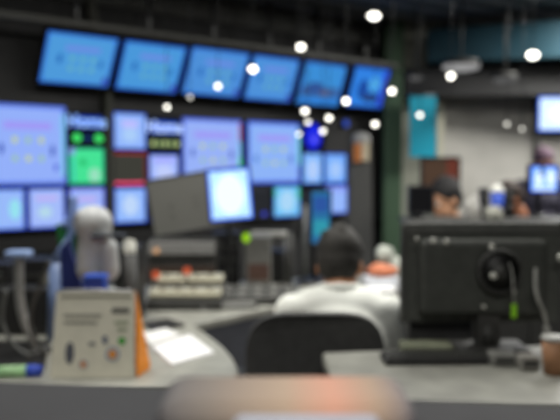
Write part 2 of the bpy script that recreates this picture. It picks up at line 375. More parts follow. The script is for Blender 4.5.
# ------------------------------------------------------------ far right: banner, wall screen, frame
p = [at(410, 96, 7.9), at(436, 96, 7.9), at(436, 157, 7.9), at(410, 157, 7.9)]
r = thing('wall_banner', 'flat teal banner hanging beside the pale partition', 'banner', loc=at(423, 96, 7.9))
MB().prism([q - at(423, 96, 7.9) for q in p], (0, .02, 0), mat((0, 156, 184), .6, noise=.05)).build('cloth', None, r)
MB().cyl((-.17, 0, .01), (.17, 0, .01), .012, None, METAL, 10).build('rod', None, r)
c = at(440, 173, 6.6)
r = thing('picture_frame', 'brown and rust-red board in a thin black frame above the seated dark-haired person', 'board', loc=c)
hw = at(459, 173, 6.6).x - c.x; hh = c.z - at(440, 188, 6.6).z
MB().box((-hw * .32, 0, 0), (hw * 1.3, .02, hh * 2), mat((92, 66, 48), .6)).box((hw * .66, 0, 0), (hw * .66, .021, hh * 2), mat((128, 58, 40), .6)).build('board', None, r)
mb = MB()
for sx in (-1, 1): mb.box((sx * hw, -.005, 0), (.02, .035, hh * 2 + .02), BLACK)
for sz in (-1, 1): mb.box((0, -.005, sz * hh), (hw * 2 + .02, .035, .02), BLACK)
mb.build('frame', None, r)
MB().cyl((0, .03, -hh), (0, .03, -c.z + .02), .015, None, DARK, 10).cyl((0, .03, -c.z), (0, .03, -c.z + .02), .14, None, DARK, 24).build('stand', None, r)

def deskmon(label, px, py, Y, w, h, base, items, right=(1, 0, 0), up=(0, 0, 1), strength=1.0, rim=None, foot=.74, name='desk_monitor', bez=.014, fr=.11, stand=True, cat='monitor', grp=None):
    c = at(px, py, Y) if not isinstance(px, Vector) else px
    M = frame(c, right, up)
    r = thing(name, label, cat, M, group=grp)
    casing(r, w, h, .035, bez)
    screen_part(r, w, h, base, items, rim=rim, strength=strength)
    if stand:
        inv = M.inverted(); y = Vector(M.col[1][:3]); f = c + y * .09; f.z = foot
        a = inv @ f; bk = Vector((0, .035, 0)); k = inv @ (f + Vector((0, 0, c.z - foot)))
        MB().cyl(a, k, .016, None, CASE, 14).cyl(k, bk, .02, None, CASE, 12).build('neck', None, r)
        b0 = inv @ (f + Vector((0, 0, .0))); b1 = inv @ (f + Vector((0, 0, .014)))
        MB().cyl(b0, b1, fr, fr * .9, CASE, 28).build('foot', None, r)
    return r
wx = at(552, 114, 8.0)
deskmon('bright white and blue screen high on the pale partition at the photo edge', 566, 114, 8.35, .66, .40, (205, 228, 255), [('c', .4, .5, .5, .6, (225, 240, 255))], rim=(60, 110, 240), stand=False, name='wall_screen', strength=1.4, cat='screen')

# ------------------------------------------------------------ people
def tcap(mb, a, b, r0, r1):
    mb.ball(a, r0, seg=14); mb.ball(b, r1, seg=14); mb.cyl(a, b, r0, r1, None, 16)
def blob(name, mb, m, parent, vox=.010, smooth=4):
    o = mb.build(name, m, parent)
    r = o.modifiers.new('skin', 'REMESH'); r.mode = 'VOXEL'; r.voxel_size = vox; r.use_smooth_shade = True
    s = o.modifiers.new('soft', 'SMOOTH'); s.factor = .5; s.iterations = smooth
    return o
def V(*a): return Vector(a)
def hand(mb, w, d, palm, side=1):
    """open relaxed hand: palm at w, fingers towards d"""
    d = d.normalized(); z = palm.normalized(); x = d.cross(z).normalized()
    c = w + d * .045
    M = Matrix((x, d, z)).transposed()
    mb.ball(c, (.040, .052, .017), None, M, 12)
    for k, (off, ln) in enumerate(((-.030, .062), (-.010, .072), (.010, .068), (.029, .052))):
        a = c + x * off + d * .040; b = a + d * ln * .55 - z * .006; e = b + d * ln * .4 - z * .02
        tcap(mb, a, b, .0095, .009); tcap(mb, b, e, .009, .0075)
    a = c - x * .030 * side - d * .02; b = a - x * .028 * side + d * .03; e = b + d * .03 - z * .01
    tcap(mb, a, b, .012, .011); tcap(mb, b, e, .011, .009)
def person(name_label, root_loc, yaw, skin, shirt, hairc, lean=.12, headdown=.25, headturn=0, hz=1.2, neck=.075, big=1.0, hdz=.12, drop=.015, hairlong=False, arms='desk', standing=False, trousers=(40, 42, 50)):
    r = thing('person', name_label, 'person', Matrix.Translation(Vector(root_loc)) @ Matrix.Rotation(yaw, 4, 'Z'))
    # local frame: faces +Y, z up from floor
    seat = hz - .56 - neck - hdz
    if standing:
        hip = V(0, 0, seat + .10); kn = [V(sx * .10, .01, .50) for sx in (-1, 1)]; an = [V(sx * .11, -.02, .09) for sx in (-1, 1)]
    else:
        hip = V(0, 0, seat + .10); kn = [V(sx * .13, .44, seat + .06) for sx in (-1, 1)]; an = [V(sx * .13, .42, .09) for sx in (-1, 1)]
    ch = hip + V(0, lean * .6, .30); sh = hip + V(0, lean, .46); nk = sh + V(0, lean * .25, neck); hd = nk + V(0, .03 + headdown * .12, hdz)
    shl = [sh + V(sx * .185, 0, -drop) for sx in (-1, 1)]
    if arms == 'desk':
        el = [p_ + V(sx * .07, .13, -.25) for sx, p_ in zip((-1, 1), shl)]; wr = [V(e.x * .55, e.y + .26, .775) for e in el]
    elif arms == 'down':
        el = [p_ + V(sx * .04, -.02, -.29) for sx, p_ in zip((-1, 1), shl)]; wr = [e + V(0, .05, -.25) for e in el]
    HM = Matrix.Rotation(headturn, 3, 'Z') @ Matrix.Rotation(-headdown, 3, 'X')
    hp = lambda x, y, z: hd + HM @ V(x, y, z) * big
    b = MB()
    b.ball(hip, (.165, .115, .12)); b.ball(hip + V(0, lean * .3, .14), (.14, .10, .14)); b.ball(ch, (.165, .11, .16)); b.ball(sh - V(0, 0, .04), (.175, .085, .09))
    tcap(b, sh - V(0, 0, .02), nk + V(0, .01, .03), .062, .054)
    b.ball(hp(0, -.01, .035), (.076 * big, .094 * big, .088 * big), None, HM); b.ball(hp(0, .02, -.035), (.062 * big, .072 * big, .085 * big), None, HM)   # skull, jaw
    tcap(b, hp(0, .092, .012), hp(0, .108, -.018), .009, .014); b.ball(hp(0, .086, -.052), (.024, .012, .008), None, HM); b.ball(hp(0, .078, -.095), (.024, .02, .018), None, HM)
    for sx in (-1, 1): b.ball(hp(sx * .078, -.005, -.005), (.012, .02, .032), None, HM); b.ball(hp(sx * .03, .083, .03), (.02, .008, .006), None, HM)
    for i, sx in enumerate((-1, 1)):
        tcap(b, shl[i], el[i], .048, .038); tcap(b, el[i], wr[i], .038, .026)
        hand(b, wr[i], (wr[i] - el[i]) * V(1, 1, .15 if arms == 'desk' else 1) if False else Vector(((wr[i] - el[i]).x, (wr[i] - el[i]).y, 0 if arms == 'desk' else (wr[i] - el[i]).z)), V(0, 0, 1) if arms == 'desk' else V(-sx, 0, 0), sx)
        tcap(b, hip + V(sx * .09, .02, -.01), kn[i], .085, .06); tcap(b, kn[i], an[i], .055, .038)
        tcap(b, an[i] + V(0, -.02, -.05), an[i] + V(0, .14, -.055), .034, .03)
    blob('body', b, mat(skin, .55, noise=.05), r, .009, 3)
    # shirt
    b = MB(); g = .016
    b.ball(hip + V(0, 0, .03), (.185, .14, .12)); b.ball(hip + V(0, lean * .3, .14), (.165, .125, .14)); b.ball(ch, (.188, .135, .17)); b.ball(sh - V(0, 0, .04), (.2, .112, .102))
    tcap(b, sh - V(0, 0, .05), sh + V(0, .0, .005), .1, .064)
    for i, sx in enumerate((-1, 1)):
        tcap(b, shl[i] - V(0, 0, .005), el[i], .068, .056); m_ = el[i].lerp(wr[i], .75); tcap(b, el[i], m_, .056, .045)
        b.ball(shl[i] * .6 + sh * .4 + V(0, -.02, -.005), (.1, .07, .055))
    o = blob('shirt', b, mat(shirt, .8, noise=.12, scale=9), r, .011, 3)
    b = MB().tube([sh + V(.07 * math.cos(t), .02 + .075 * math.sin(t), -.0 + .045 - .01 * math.sin(t)) for t in [2 * math.pi * k / 10 for k in range(11)]], .012, mat(shirt, .8, noise=.12, scale=9)); b.build('collar', None, r)
    # trousers
    b = MB(); b.ball(hip - V(0, 0, .02), (.18, .13, .12))
    for i, sx in enumerate((-1, 1)):
        tcap(b, hip + V(sx * .09, .02, -.01), kn[i], .1, .075); tcap(b, kn[i], an[i], .072, .058)
    blob('trousers', b, mat(trousers, .9), r, .013, 3)
    for i, sx in enumerate((-1, 1)):
        bb = MB(); tcap(bb, an[i] + V(0, -.02, -.048), an[i] + V(0, .15, -.052), .042, .037); blob('shoe', bb, BLACK, r, .009, 2)
    # hair
    b = MB(); b.ball(hp(0, -.022, .055), (.088 * big, .098 * big, .088 * big), None, HM); b.ball(hp(0, -.05, .01), (.080 * big, .066 * big, .085 * big), None, HM)
    for k in range(26):
        t = random.uniform(0, 6.28); f = random.uniform(.1, .9)
        b.ball(hp(.075 * math.cos(t) * f, -.03 + .085 * math.sin(t) * f, .055 + .085 * math.sqrt(max(0, 1 - f * f * .9))), .017, None, None, 8)
    if hairlong: b.ball(hp(0, -.075, -.09), (.07, .045, .12), None, HM)
    blob('hair', b, mat(hairc, .75, noise=.3, scale=60), r, .009, 2)
    for sx in (-1, 1):
        e = MB().ball(hp(sx * .03, .082, .015), .0115, mat((235, 235, 230), .3, noise=0), None, 12).ball(hp(sx * .03, .0905, .015), .0055, mat((30, 20, 15), .3, noise=0), None, 8).build('eye', None, r)
    return r
SK = (176, 122, 88)
hx = at(341, 252, 2.62)
person('man in white shirt with short black hair seated at the desk, seen from behind', (hx.x - .008, 2.54, 0), R_(-4), SK, (232, 234, 226), (44, 42, 38), lean=.12, headdown=.35, headturn=R_(-8), hz=hx.z - .075, neck=.025, big=1.08, hdz=.085, drop=.045)
h2 = at(447, 201, 5.3)
person('seated dark-haired person in black facing sideways below the brown framed board', (h2.x + .10, 5.3, 0), R_(118), (205, 155, 122), (38, 38, 40), (32, 31, 32), lean=.06, headdown=.35, arms='down', hz=h2.z, big=1.25)
h3 = at(521, 200, 6.1)
person('seated brown-haired person bent forward beside the blue and white cup', (h3.x + .12, 6.1, 0), R_(100), (165, 110, 82), (50, 42, 38), (50, 38, 32), lean=.10, headdown=.6, arms='down', hz=h3.z, big=1.15)
h4 = at(540, 166, 7.0)
person('person standing behind the small bright monitor, only dark brown hair and brow showing', (h4.x, 7.0, 0), R_(178), (150, 110, 100), (60, 58, 72), (84, 64, 78), lean=.02, headdown=.45, arms='down', standing=True, hz=h4.z + .02, big=1.1)

# ------------------------------------------------------------ chair
cp = at(317, 317, 2.30)
r = thing('office_chair', 'black high-backed office chair behind the man in white', 'chair', loc=(cp.x, 2.34, 0))
b = MB(); zt = cp.z
pts = []
hwid = .245
n = 16
out = []
for k in range(n + 1):
    t = math.pi * k / n; x = hwid * math.copysign(abs(math.cos(t)) ** .5, math.cos(t)); z = zt - .20 + .20 * abs(math.sin(t)) ** .7
    out.append((x, z))
out = out + [(-hwid * .96, zt - .34), (-hwid * .75, zt - .42), (hwid * .75, zt - .42), (hwid * .96, zt - .34)]
bm = b.bm; fr = []; bk = []
for x, z in out:
    cy = -.0 + .9 * x * x; fr.append(bm.verts.new((x, cy, z))); bk.append(bm.verts.new((x, cy + .045, z)))
bm.faces.new(fr); bm.faces.new(list(reversed(bk)))
for k in range(len(out)):
    j = (k + 1) % len(out); bm.faces.new((fr[j], fr[k], bk[k], bk[j]))
bmesh.ops.triangulate(bm, faces=[f for f in bm.faces if len(f.verts) > 4])
rounded(b.build('backrest', mat((66, 66, 65), .85), r), .012)
MB().box((0, .27, .46), (.48, .46, .08), mat((60, 60, 60), .85), bev=.03).build('seat', None, r)
MB().tube([(0, -.01, zt - .3), (0, -.03, .5), (0, .1, .40), (0, .25, .41)], .022, CASE).build('back_support', None, r)
MB().cyl((0, .27, .1), (0, .27, .42), .028, None, METAL).build('gas_post', None, r)
for sx in (-1, 1):
    MB().tube([(sx * .22, .22, .44), (sx * .28, .22, .47), (sx * .28, .22, .62), (sx * .28, .30, .65)], .014, CASE).box((sx * .28, .26, .665), (.05, .22, .025), BLACK, bev=.008).build('armrest', None, r)
for k in range(5):
    a_ = 2 * math.pi * k / 5 + .3; e = V(.27 * math.cos(a_), .27 + .27 * math.sin(a_), .075)
    lg = MB().cyl((0, .27, .11), e, .022, .016, CASE, 10).build('leg', None, r)
    MB().cyl(e + V(-.012, 0, -.045), e + V(.012, 0, -.045), .03, None, BLACK, 14).cyl(e + V(0, 0, -.045), e, .008, None, METAL, 8).build('caster', None, lg)

def copy_tree(o, parent=None):
    c = o.copy(); COL.objects.link(c)
    if parent: c.parent = parent
    for ch in list(o.children): copy_tree(ch, c)
    return c
chair0 = r
for (hh, yw, lab, back) in ((h2, 118, 'black office chair under the dark-haired person in black', .26), (h3, 100, 'black office chair under the brown-haired person bent forward', .26)):
    c_ = copy_tree(chair0); a_ = R_(yw)
    c_.matrix_world = Matrix.Translation(Vector((hh.x + .08, (5.3 if hh is h2 else 6.1), 0)) - Matrix.Rotation(a_, 3, 'Z') @ Vector((0, back, 0))) @ Matrix.Rotation(a_, 4, 'Z')
    c_.scale = (.95, .95, .95); c_['label'] = lab

# ------------------------------------------------------------ desks
DT = .74; GD = .86; GK = .785
deskm = mat((148, 148, 139), .45, scale=12, spec=.5)
def desk(name, label, px, legs, m, cat='desk', th=.045, h=DT):
    top = [gnd(x, y, h) for x, y in px]
    c = sum(top, Vector()) / len(top); c.z = 0
    r = thing(name, label, cat, loc=c)
    o = MB().prism([p - c for p in top], (0, 0, -th), m).build('desktop', None, r); rounded(o, .012)
    for (x, y) in legs:
        g = gnd(x, y, h) - c
        MB().box((g.x, g.y, (h - th) / 2), (.05, .05, h - th), GREY).build('leg', None, r)
    return r
def arc(pa, pb, pc, n=6):
    return [(pa[0] * (1 - t) ** 2 + 2 * pb[0] * t * (1 - t) + pc[0] * t * t, pa[1] * (1 - t) ** 2 + 2 * pb[1] * t * (1 - t) + pc[1] * t * t) for t in [k / n for k in range(n + 1)]]
px = [(-120, 287), (150, 285), (400, 274), (398, 298), (300, 302)] + arc((290, 303), (225, 316), (192, 324), 5) + arc((205, 332), (232, 350), (238, 368), 5) + [(236, 384), (140, 388), (-160, 392)]
desk('curved_desk', 'long pale grey curved desk carrying the consoles and the calendar', px, [(-90, 300), (150, 296), (380, 286), (215, 365), (-60, 380)], deskm)
px = [(322, 352), (380, 350), (640, 342), (660, 406), (400, 404), (335, 392)]
desk('grey_counter', 'pale grey counter under the large dark monitor seen from behind', px, [(345, 358), (600, 350), (600, 398), (350, 386)], mat((134, 134, 126), .5, scale=12, spec=.4), h=GD, cat='counter')
struct(MB().box((.9, 1.75, .34), (3.4, .04, .68), mat((52, 52, 52), .7)).build('partition_low')) if False else None
# back desk for the far people
CT = 1.14; CY = 4.5
xa = at(404, 200, CY).x; xb = at(640, 200, CY).x
r = thing('low_cabinet', 'long dark waist-high cabinet standing in front of the people at the back', 'cabinet', loc=((xa + xb) / 2, CY, 0))
MB().box((0, 0, CT - .015), (xb - xa, .4, .03), DARK, bev=.006).build('top', None, r)
MB().box((0, 0.01, (CT - .03) / 2), (xb - xa - .04, .36, CT - .03), mat((44, 44, 44), .6)).build('body', None, r)
nd = 4
for k in range(nd):
    ww = (xb - xa - .06) / nd; x = -(xb - xa) / 2 + .03 + ww * (k + .5)
    d_ = MB().box((x, -.178, (CT - .03) / 2), (ww - .01, .018, CT - .12), DARK, bev=.003).build('door', None, r)
    MB().box((x + ww * .4, -.195, CT * .6), (.012, .018, .12), METAL, bev=.003).build('handle', None, d_)

# ------------------------------------------------------------ things on the curved desk (left and middle)
def onb(x, y, Y): return at(x, y, Y)
# dark grey monitor
c = at(184, 202, 4.25)
M_up = Vector((.03, .08, 1)); M_rt = Vector((1, -.12, -.0))
a_ = deskmon('large unlit monitor with a flat dark grey face beside the white-lit tablet', 187, 203, 4.3, .445, .335, (92, 92, 88), [('c', .28, .48, .05, .08, (70, 70, 68)), ('c', .28, .3, .05, .08, (72, 72, 70)), ('r', .62, .5, .02, .3, (80, 80, 78))], right=(1, .05, .17), up=(-.17, .05, 1), strength=0.001, bez=.012)
# its face is unlit glass, so give it a plain surface
scr = [c_ for c_ in a_.children if c_.name.startswith('screen')][0]
for i in range(len(scr.data.materials)): scr.data.materials[i] = mat((104, 104, 99) if i in (0,) else (84, 84, 80), .35, noise=0, spec=.6)
deskmon('small white-lit tablet with blue rim tilted on a desk stand', 230, 194.5, 3.95, .235, .285, (180, 222, 255), [('c', .5, .5, .7, .8, (222, 246, 255))], right=(1, .05, .05), up=(-.12, .1, 1), strength=1.3, rim=(60, 110, 245), name='tablet', cat='tablet', bez=.010, fr=.06)
deskmon('narrow blue-green lit monitor turned sideways beyond the man in white', 320, 217, 4.35, .12, .32, (44, 110, 160), [('r', .5, .3, .8, .3, (50, 150, 170)), ('r', .5, .75, .8, .3, (46, 86, 160))], right=(1, .35, 0), up=(0, 0, 1))
# small bright monitor at the back
r = deskmon('small bright blue and white monitor on the low cabinet in front of the standing person', 543.5, 179, 4.6, .175, .165, (130, 180, 255), [('c', .3, .5, .3, .6, (215, 235, 255)), ('c', .75, .55, .35, .6, (215, 235, 255)), ('r', .43, .8, .12, .42, (40, 50, 90)), ('r', .5, .12, .8, .14, (200, 225, 255))], strength=1.3, rim=(40, 95, 245), foot=CT, fr=.06)
# dark monitors behind below framed board
deskmon('small black unlit monitor beside the person below the brown board', 421, 200, 4.5, .14, .16, (40, 40, 42), [], strength=.4, foot=CT, fr=.06)

def console(label, px, py, Y, w, d, rows, hgt=.13, m=BEIGE, foot=DT, name='control_console', yaw=0):
    g = at(px, py, Y)
    r = thing(name, label, 'console', Matrix.Translation(Vector((g.x, Y, foot))) @ Matrix.Rotation(yaw, 4, 'Z'))
    MB().prism([(-w / 2, -d / 2, 0), (-w / 2, d / 2, 0), (-w / 2, d / 2, hgt), (-w / 2, -d / 2, hgt * .3)], (w, 0, 0), DARK).build('housing', None, r)
    for k in range(rows):
        t = (k + .5) / rows; y = -d / 2 + t * d; z = hgt * .3 + t * hgt * .7
        kb = MB(); sl = math.atan2(hgt * .7, d)
        kb.box((0, y, z + .012), (w * .96, d / rows * .62, .022), m, Matrix.Rotation(sl, 3, 'X'), bev=.004).build('key_strip', None, r)
        for j in range(9):
            x = -w * .42 + w * .84 * j / 8
            MB().box((x, y, z + .027), (w * .05, d / rows * .3, .012), GREY if j % 2 else LGREY, Matrix.Rotation(sl, 3, 'X'), bev=.002).build('button', None, r)
    return r
r = console('stepped beige control console with two glowing orange knobs', 187, 290, 3.62, .38, .24, 2, .15)
for px_, py_ in ((156, 275), (187, 271)):
    p = at(px_, py_, 3.60); pl_ = r.matrix_world.inverted() @ p
    MB().cyl((pl_.x, pl_.y, pl_.z - .05), (pl_.x, pl_.y, pl_.z - .012), .008, None, METAL, 10).ball(pl_, .022, emi((215, 100, 66), .75)).build('orange_knob', None, r)
console('low grey keyboard panel between the beige console and the seated man', 258, 300, 3.75, .40, .22, 3, .05, GREY)
# rack box with metal shelf behind
g = at(185, 262, 4.1)
r = thing('equipment_rack', 'low dark equipment rack with a silver top edge under the unlit monitor', 'equipment rack', loc=(at(183, 262, 4.0).x, 3.98, DT))
hgt = at(0, 238, 4.1).z - DT
MB().box((0, .06, hgt / 2), (.38, .16, hgt), DARK, bev=.005).build('cabinet', None, r)
MB().box((0.0, -.03, hgt - .045), (.38, .03, .075), mat((132, 132, 130), .4), bev=.008).build('top_strip', None, r)
MB().box((.0, -.03, hgt * .42), (.38, .02, .06), mat((66, 50, 40), .5), bev=.004).build('brown_module', None, r)
MB().ball((-.14, -.05, hgt - .055), .018, emi((225, 175, 130), .8)).build('amber_lamp', None, r)
# white box w/ yellow green sticker
g = at(250, 262, 4.0)
r = thing('equipment_box', 'small pale box with a yellow-green round light below the tablet', 'box', loc=(at(258, 260, 4.0).x, 4.15, DT))
hb = at(0, 238, 4.0).z - DT
MB().box((0, 0, hb / 2), (.15, .14, hb), mat((110, 110, 106), .5), bev=.008).build('case', None, r)
MB().box((0, -.073, hb * .35), (.12, .006, hb * .3), mat((84, 62, 54), .5)).build('brown_label', None, r)
q = at(246, 238, 4.05); MB().ball((q.x - r.location.x, -.08, q.z - DT), (.022, .012, .028), emi((165, 225, 30), .85)).build('green_light', None, r)
r = thing('light_bar', 'horizontal pale metal bar above the small pale box', 'bar', loc=at(269, 234, 4.32))
q = at(269, 234, 4.32)
MB().box((0, 0, 0), (.23, .05, .035), mat((165, 165, 160), .4), bev=.008).build('bar', None, r)
for sx in (-1, 1): MB().cyl((sx * .1, 0, -.01), (sx * .1, 0, DT - q.z), .008, None, METAL, 8).build('post', None, r)
# dark vertical posts by the lamp/monitor
for (x, y0, Y, lab, m_, rr) in ((305, 205, 4.3, 'dark grey upright pole beside the narrow blue-green monitor', mat((90, 92, 92), .4), .014), (290, 232, 4.2, 'short dark upright pole beside the pale metal bar', DARK, .016)):
    q = at(x, y0, Y)
    r = thing('stand_pole', lab, 'pole', loc=(q.x, Y, DT))
    MB().cyl((0, 0, .01), (0, 0, q.z - DT), rr, None, m_, 14).build('pole', None, r)
    MB().cyl((0, 0, 0), (0, 0, .012), .06, None, DARK, 24).build('base', None, r)
# paper / small white clutter on desk
def sheet(label, pts, h, m, name='paper_sheet', th=.003, cat='paper', grp=None):
    top = [gnd(x, y, h + th) for x, y in pts]; c = sum(top, Vector()) / len(top)
    o = MB().prism([p - c for p in top], (0, 0, -th), m).build(name, loc=c); return tag(o, label, cat, grp)
PAPER = mat((235, 235, 232), .6, noise=.03)
sheet('bright white paper lying on the curved desk near the calendar', [(152, 346), (190, 334), (214, 352), (172, 364)], DT, mat((245, 245, 245), .35, noise=.02), th=.01)
sheet('stack of white papers on the curved desk by the calendar edge', [(142, 333), (166, 328), (180, 334), (150, 344)], DT, PAPER, th=.014, name='paper_stack')
# dark pad behind it
sheet('black notebook on the curved desk beside the papers', [(143, 322), (168, 318), (185, 324), (152, 330)], DT, BLACK, name='notebook', th=.012, cat='notebook')
sheet('white papers on the desk beyond the man in white', [(366, 292), (394, 291), (398, 283), (368, 284)], DT, PAPER, name='paper_stack', th=.035)
# keyboard in the middle
def keyboard(label, px_, py_, h, w, d, yaw, m=BLACK, mk=DARK):
    g = gnd(px_, py_, h)
    r = thing('keyboard', label, 'keyboard', Matrix.Translation(g) @ Matrix.Rotation(yaw, 4, 'Z'))
    MB().box((0, 0, .009), (w, d, .018), m, bev=.006).build('base', None, r)
    mb = MB()
    for i in range(5):
        for j in range(14): mb.box((-w * .44 + w * .88 * j / 13, -d * .36 + d * .72 * i / 4, .021), (w * .052, d * .13, .008), mk)
    k = mb.build('keys', None, r); return r
keyboard('black keyboard lying on the grey counter in front of the large dark monitor', 437, 361, GD, .34, .10, R_(2))
keyboard('grey keyboard on the curved desk beside the beige console', 228, 308, DT, .30, .10, R_(14), mat((90, 90, 88), .5), LGREY)
g = gnd(505, 362, GD)
for (x, y, Y, s, m_, lab) in ((372 + 130, 352, 2.1, (.08, .06, .04), mat((120, 120, 116), .5), 'small grey box on the grey counter under the large dark monitor'), (528, 358, 2.05, (.06, .05, .045), mat((132, 130, 124), .5), 'small pale box beside the small grey one on the grey counter'), (554, 352, 2.0, (.05, .05, .10), mat((150, 110, 80), .6), 'brown and pale cup at the edge of the grey counter')):
    q = at(x, y, Y)
    if 'cup' in lab:
        r = thing('paper_cup', lab, 'cup', loc=(q.x, Y, GD))
        MB().cyl((0, 0, 0), (0, 0, s[2]), .028, .036, m_, 24).build('cup_body', None, r); MB().cyl((0, 0, s[2]), (0, 0, s[2] + .01), .038, .036, LGREY, 24).build('cup_lid', None, r)
    else:
        o = MB().box((0, 0, s[2] / 2), s, m_, bev=.01).box((0, -s[1] / 2 - .001, s[2] / 2), (s[0] * .7, .004, s[2] * .4), DARK).build('small_box', loc=(q.x, Y, GD)); tag(o, lab, 'box')
q = gnd(420, 344, GD)
o = MB().box((0, 0, .02), (.16, .08, .032), mat((120, 124, 104), .6), bev=.006).build('folder_stack', loc=(at(424, 340, 2.25).x, 2.22, GD)); tag(o, 'grey-green folders on the grey counter behind the black keyboard', 'folders')

# large dark monitor seen from behind
Ym = 2.30
a = at(401, 222, Ym); e = at(559, 322, Ym)
cx, cz = (a.x + e.x) / 2, (a.z + e.z) / 2; w, h = e.x - a.x, a.z - e.z
r = thing('desk_monitor', 'large black monitor seen from behind with a round hub and silver glints', 'monitor', loc=(cx, Ym, cz))
o = MB().box((0, .012, 0), (w, .024, h), mat((74, 76, 72), .5), bev=.008).build('casing', None, r)
MB().box((0, -.03, -.01), (w * .78, .06, h * .74), mat((62, 64, 60), .6), bev=.02).build('rear_bulge', None, r)
MB().box((0, -.002, h / 2 - .02), (w * .99, .012, .035), mat((84, 85, 82), .5), bev=.004).build('top_rim', None, r)
MB().box((-w / 2 + .012, -.003, -.01), (.022, .012, h * .96), mat((66, 67, 64), .5), bev=.004).build('side_rim', None, r)
MB().quad([(-w * .48, .0245, -h * .47), (w * .48, .0245, -h * .47), (w * .48, .0245, h * .47), (-w * .48, .0245, h * .47)], emi((70, 90, 120), .5)).build('screen', None, r)
q = at(492, 268, Ym) - Vector((cx, Ym, cz))
mb = MB().cyl((q.x, -.055, q.z), (q.x, -.085, q.z), .069, .064, mat((14, 14, 14), .5), 32)
hub = mb.build('round_hub', None, r)
mb = MB()
for k in range(24):
    t0 = 2 * math.pi * k / 24; t1 = 2 * math.pi * (k + 1) / 24
    mb.cyl((q.x + .067 * math.cos(t0), -.088, q.z + .067 * math.sin(t0)), (q.x + .067 * math.cos(t1), -.088, q.z + .067 * math.sin(t1)), .0055, None, DARK, 8)
mb.cyl((q.x, -.085, q.z), (q.x, -.1, q.z), .024, None, DARK, 20).build('hub_ring', None, hub)
for (x, y, rr) in ((413, 237, .008), (429, 239, .011), (442, 240, .012), (486, 245, .013), (484, 271, .015), (553, 255, .016), (508, 288, .009), (478, 303, .009)):
    p_ = at(x, y, Ym) - Vector((cx, Ym, cz))
    MB().ball((p_.x, -.065 if rr < .014 or x > 540 else -.105, p_.z), (rr * GK, rr * .5, rr * GK), mat((200, 200, 192), .25, .3, noise=0)).build('glint', None, r)  # pale balls stand in for glints on the monitor rear
MB().box((0.02, -.02, -h / 2 - .03), (.08, .04, .14), DARK, bev=.008).cyl((0.02, -.02, GD - cz + .015), (0.02, -.02, -h / 2), .03, None, DARK).build('stand_neck', None, r)
MB().box((.02, -.03, GD - cz + .009), (.24, .15, .018), mat((60, 60, 58), .5), bev=.006).build('stand_foot', None, r)
# second dark panel below, dark box
r = thing('computer_tower', 'black computer tower standing on the grey counter under the large dark monitor', 'computer', loc=(at(440, 330, 2.38).x, 2.385, GD))
MB().box((0, 0.02, .065), (.22, .08, .13), mat((48, 48, 48), .5), bev=.008).build('case', None, r)
MB().box((0, -.022, .08), (.19, .008, .025), mat((52, 52, 50), .4)).build('front_slot', None, r)
# green tag hanging
p_ = at(514, 311, 2.18)
r = thing('cable_tag', 'bright green tag hanging from a cord under the round hub', 'tag', loc=p_)
MB().box((0, 0, 0), (.017, .008, .045), mat((140, 205, 40), .5), bev=.003).build('tag', None, r)
MB().tube([(0, 0, .025), (-.004, -.002, .07), (-.002, .02, .12), (-.01, .05, .17)], .0025, LGREY, 6).build('cord', None, r)
p_ = at(547, 312, 2.18)
o = MB().tube([(0, 0, -.05), (-.01, 0, 0), (-.035, .0, .06), (-.02, .05, .13)], .006, LGREY, 8).ball((0, 0, -.055), .012, LGREY).build('charging_cable', loc=p_); tag(o, 'thin white cord with a plug hanging below the dark monitor edge', 'cord')
# bright stuff beyond the man: crumpled bag and rounded peach pouch
q = at(392, 248, 4.3)
mb = MB()
for k in range(14):
    mb.ball((random.uniform(-.07, .07), random.uniform(-.03, .03), .03 + random.uniform(0, .17)), random.uniform(.035, .06), None, None, 10)
mb.box((0, 0, .05), (.18, .12, .1))
o = blob('cloth_bundle', mb, mat((178, 182, 172), .8, noise=.2, scale=14), None, .012, 2); o.location = (q.x, 4.3, DT + .035 * 0)
tag(o, 'pale grey crumpled cloth bundle on the desk between the man and the dark monitor', 'cloth')
o = MB().ball((0, 0, .035), (.095, .06, .035), mat((212, 128, 92), .6)).ball((-.02, .0, .055), (.05, .045, .025), mat((222, 140, 104), .6)).build('orange_pouch', loc=(at(383, 270, 4.1).x, 4.12, at(0, 271, 4.1).z - .035)); tag(o, 'soft orange-pink pouch lying on the white papers beyond the man', 'pouch')
sup = at(0, 271, 4.1).z - .035
o = MB().box((0, 0, (sup - DT) / 2), (.2, .14, sup - DT), mat((225, 228, 235), .6), bev=.006).build('white_box', loc=(at(381, 270, 4.1).x, 4.12, DT)); tag(o, 'white box on the far desk carrying the orange-pink pouch', 'box')

# blue cup at the back + pale bags
q = at(497, 205, 4.45)
r = thing('drink_cup', 'blue cup with a white domed lid on the low cabinet', 'cup', loc=(q.x, 4.45, CT))
hc = at(0, 192, 4.45).z - CT
MB().cyl((0, 0, 0), (0, 0, hc), .032, .042, mat((50, 84, 190), .5), 24).build('cup_body', None, r)
MB().cyl((0, 0, hc), (0, 0, hc + .015), .045, .043, WHITE, 24).ball((0, 0, hc + .012), (.038, .038, .036), WHITE).build('lid', None, r)
for x, Y, hw_, top, lab, m_ in ((473, 4.5, .05, 196, 'pale grey crumpled bag on the low cabinet beside the dark-haired person', (172, 170, 164)), (494, 4.38, .06, 206, 'small pale cloth in front of the blue cup', (150, 150, 140))):
    q = at(x, top, Y); mb = MB(); z = q.z - CT
    mb.ball((0, 0, z * .4), (hw_, .05, z * .45)); mb.ball((.01, 0, z * .75), (hw_ * .6, .04, z * .3)); mb.ball((-.02, .01, z * .55), (hw_ * .7, .05, z * .3)); mb.box((0, 0, z * .15), (hw_ * 1.6, .08, z * .3))
    o = blob('crumpled_bag', mb, mat(m_, .7, noise=.2), None, .01, 2); o.location = (q.x, Y, CT); tag(o, lab, 'bag')
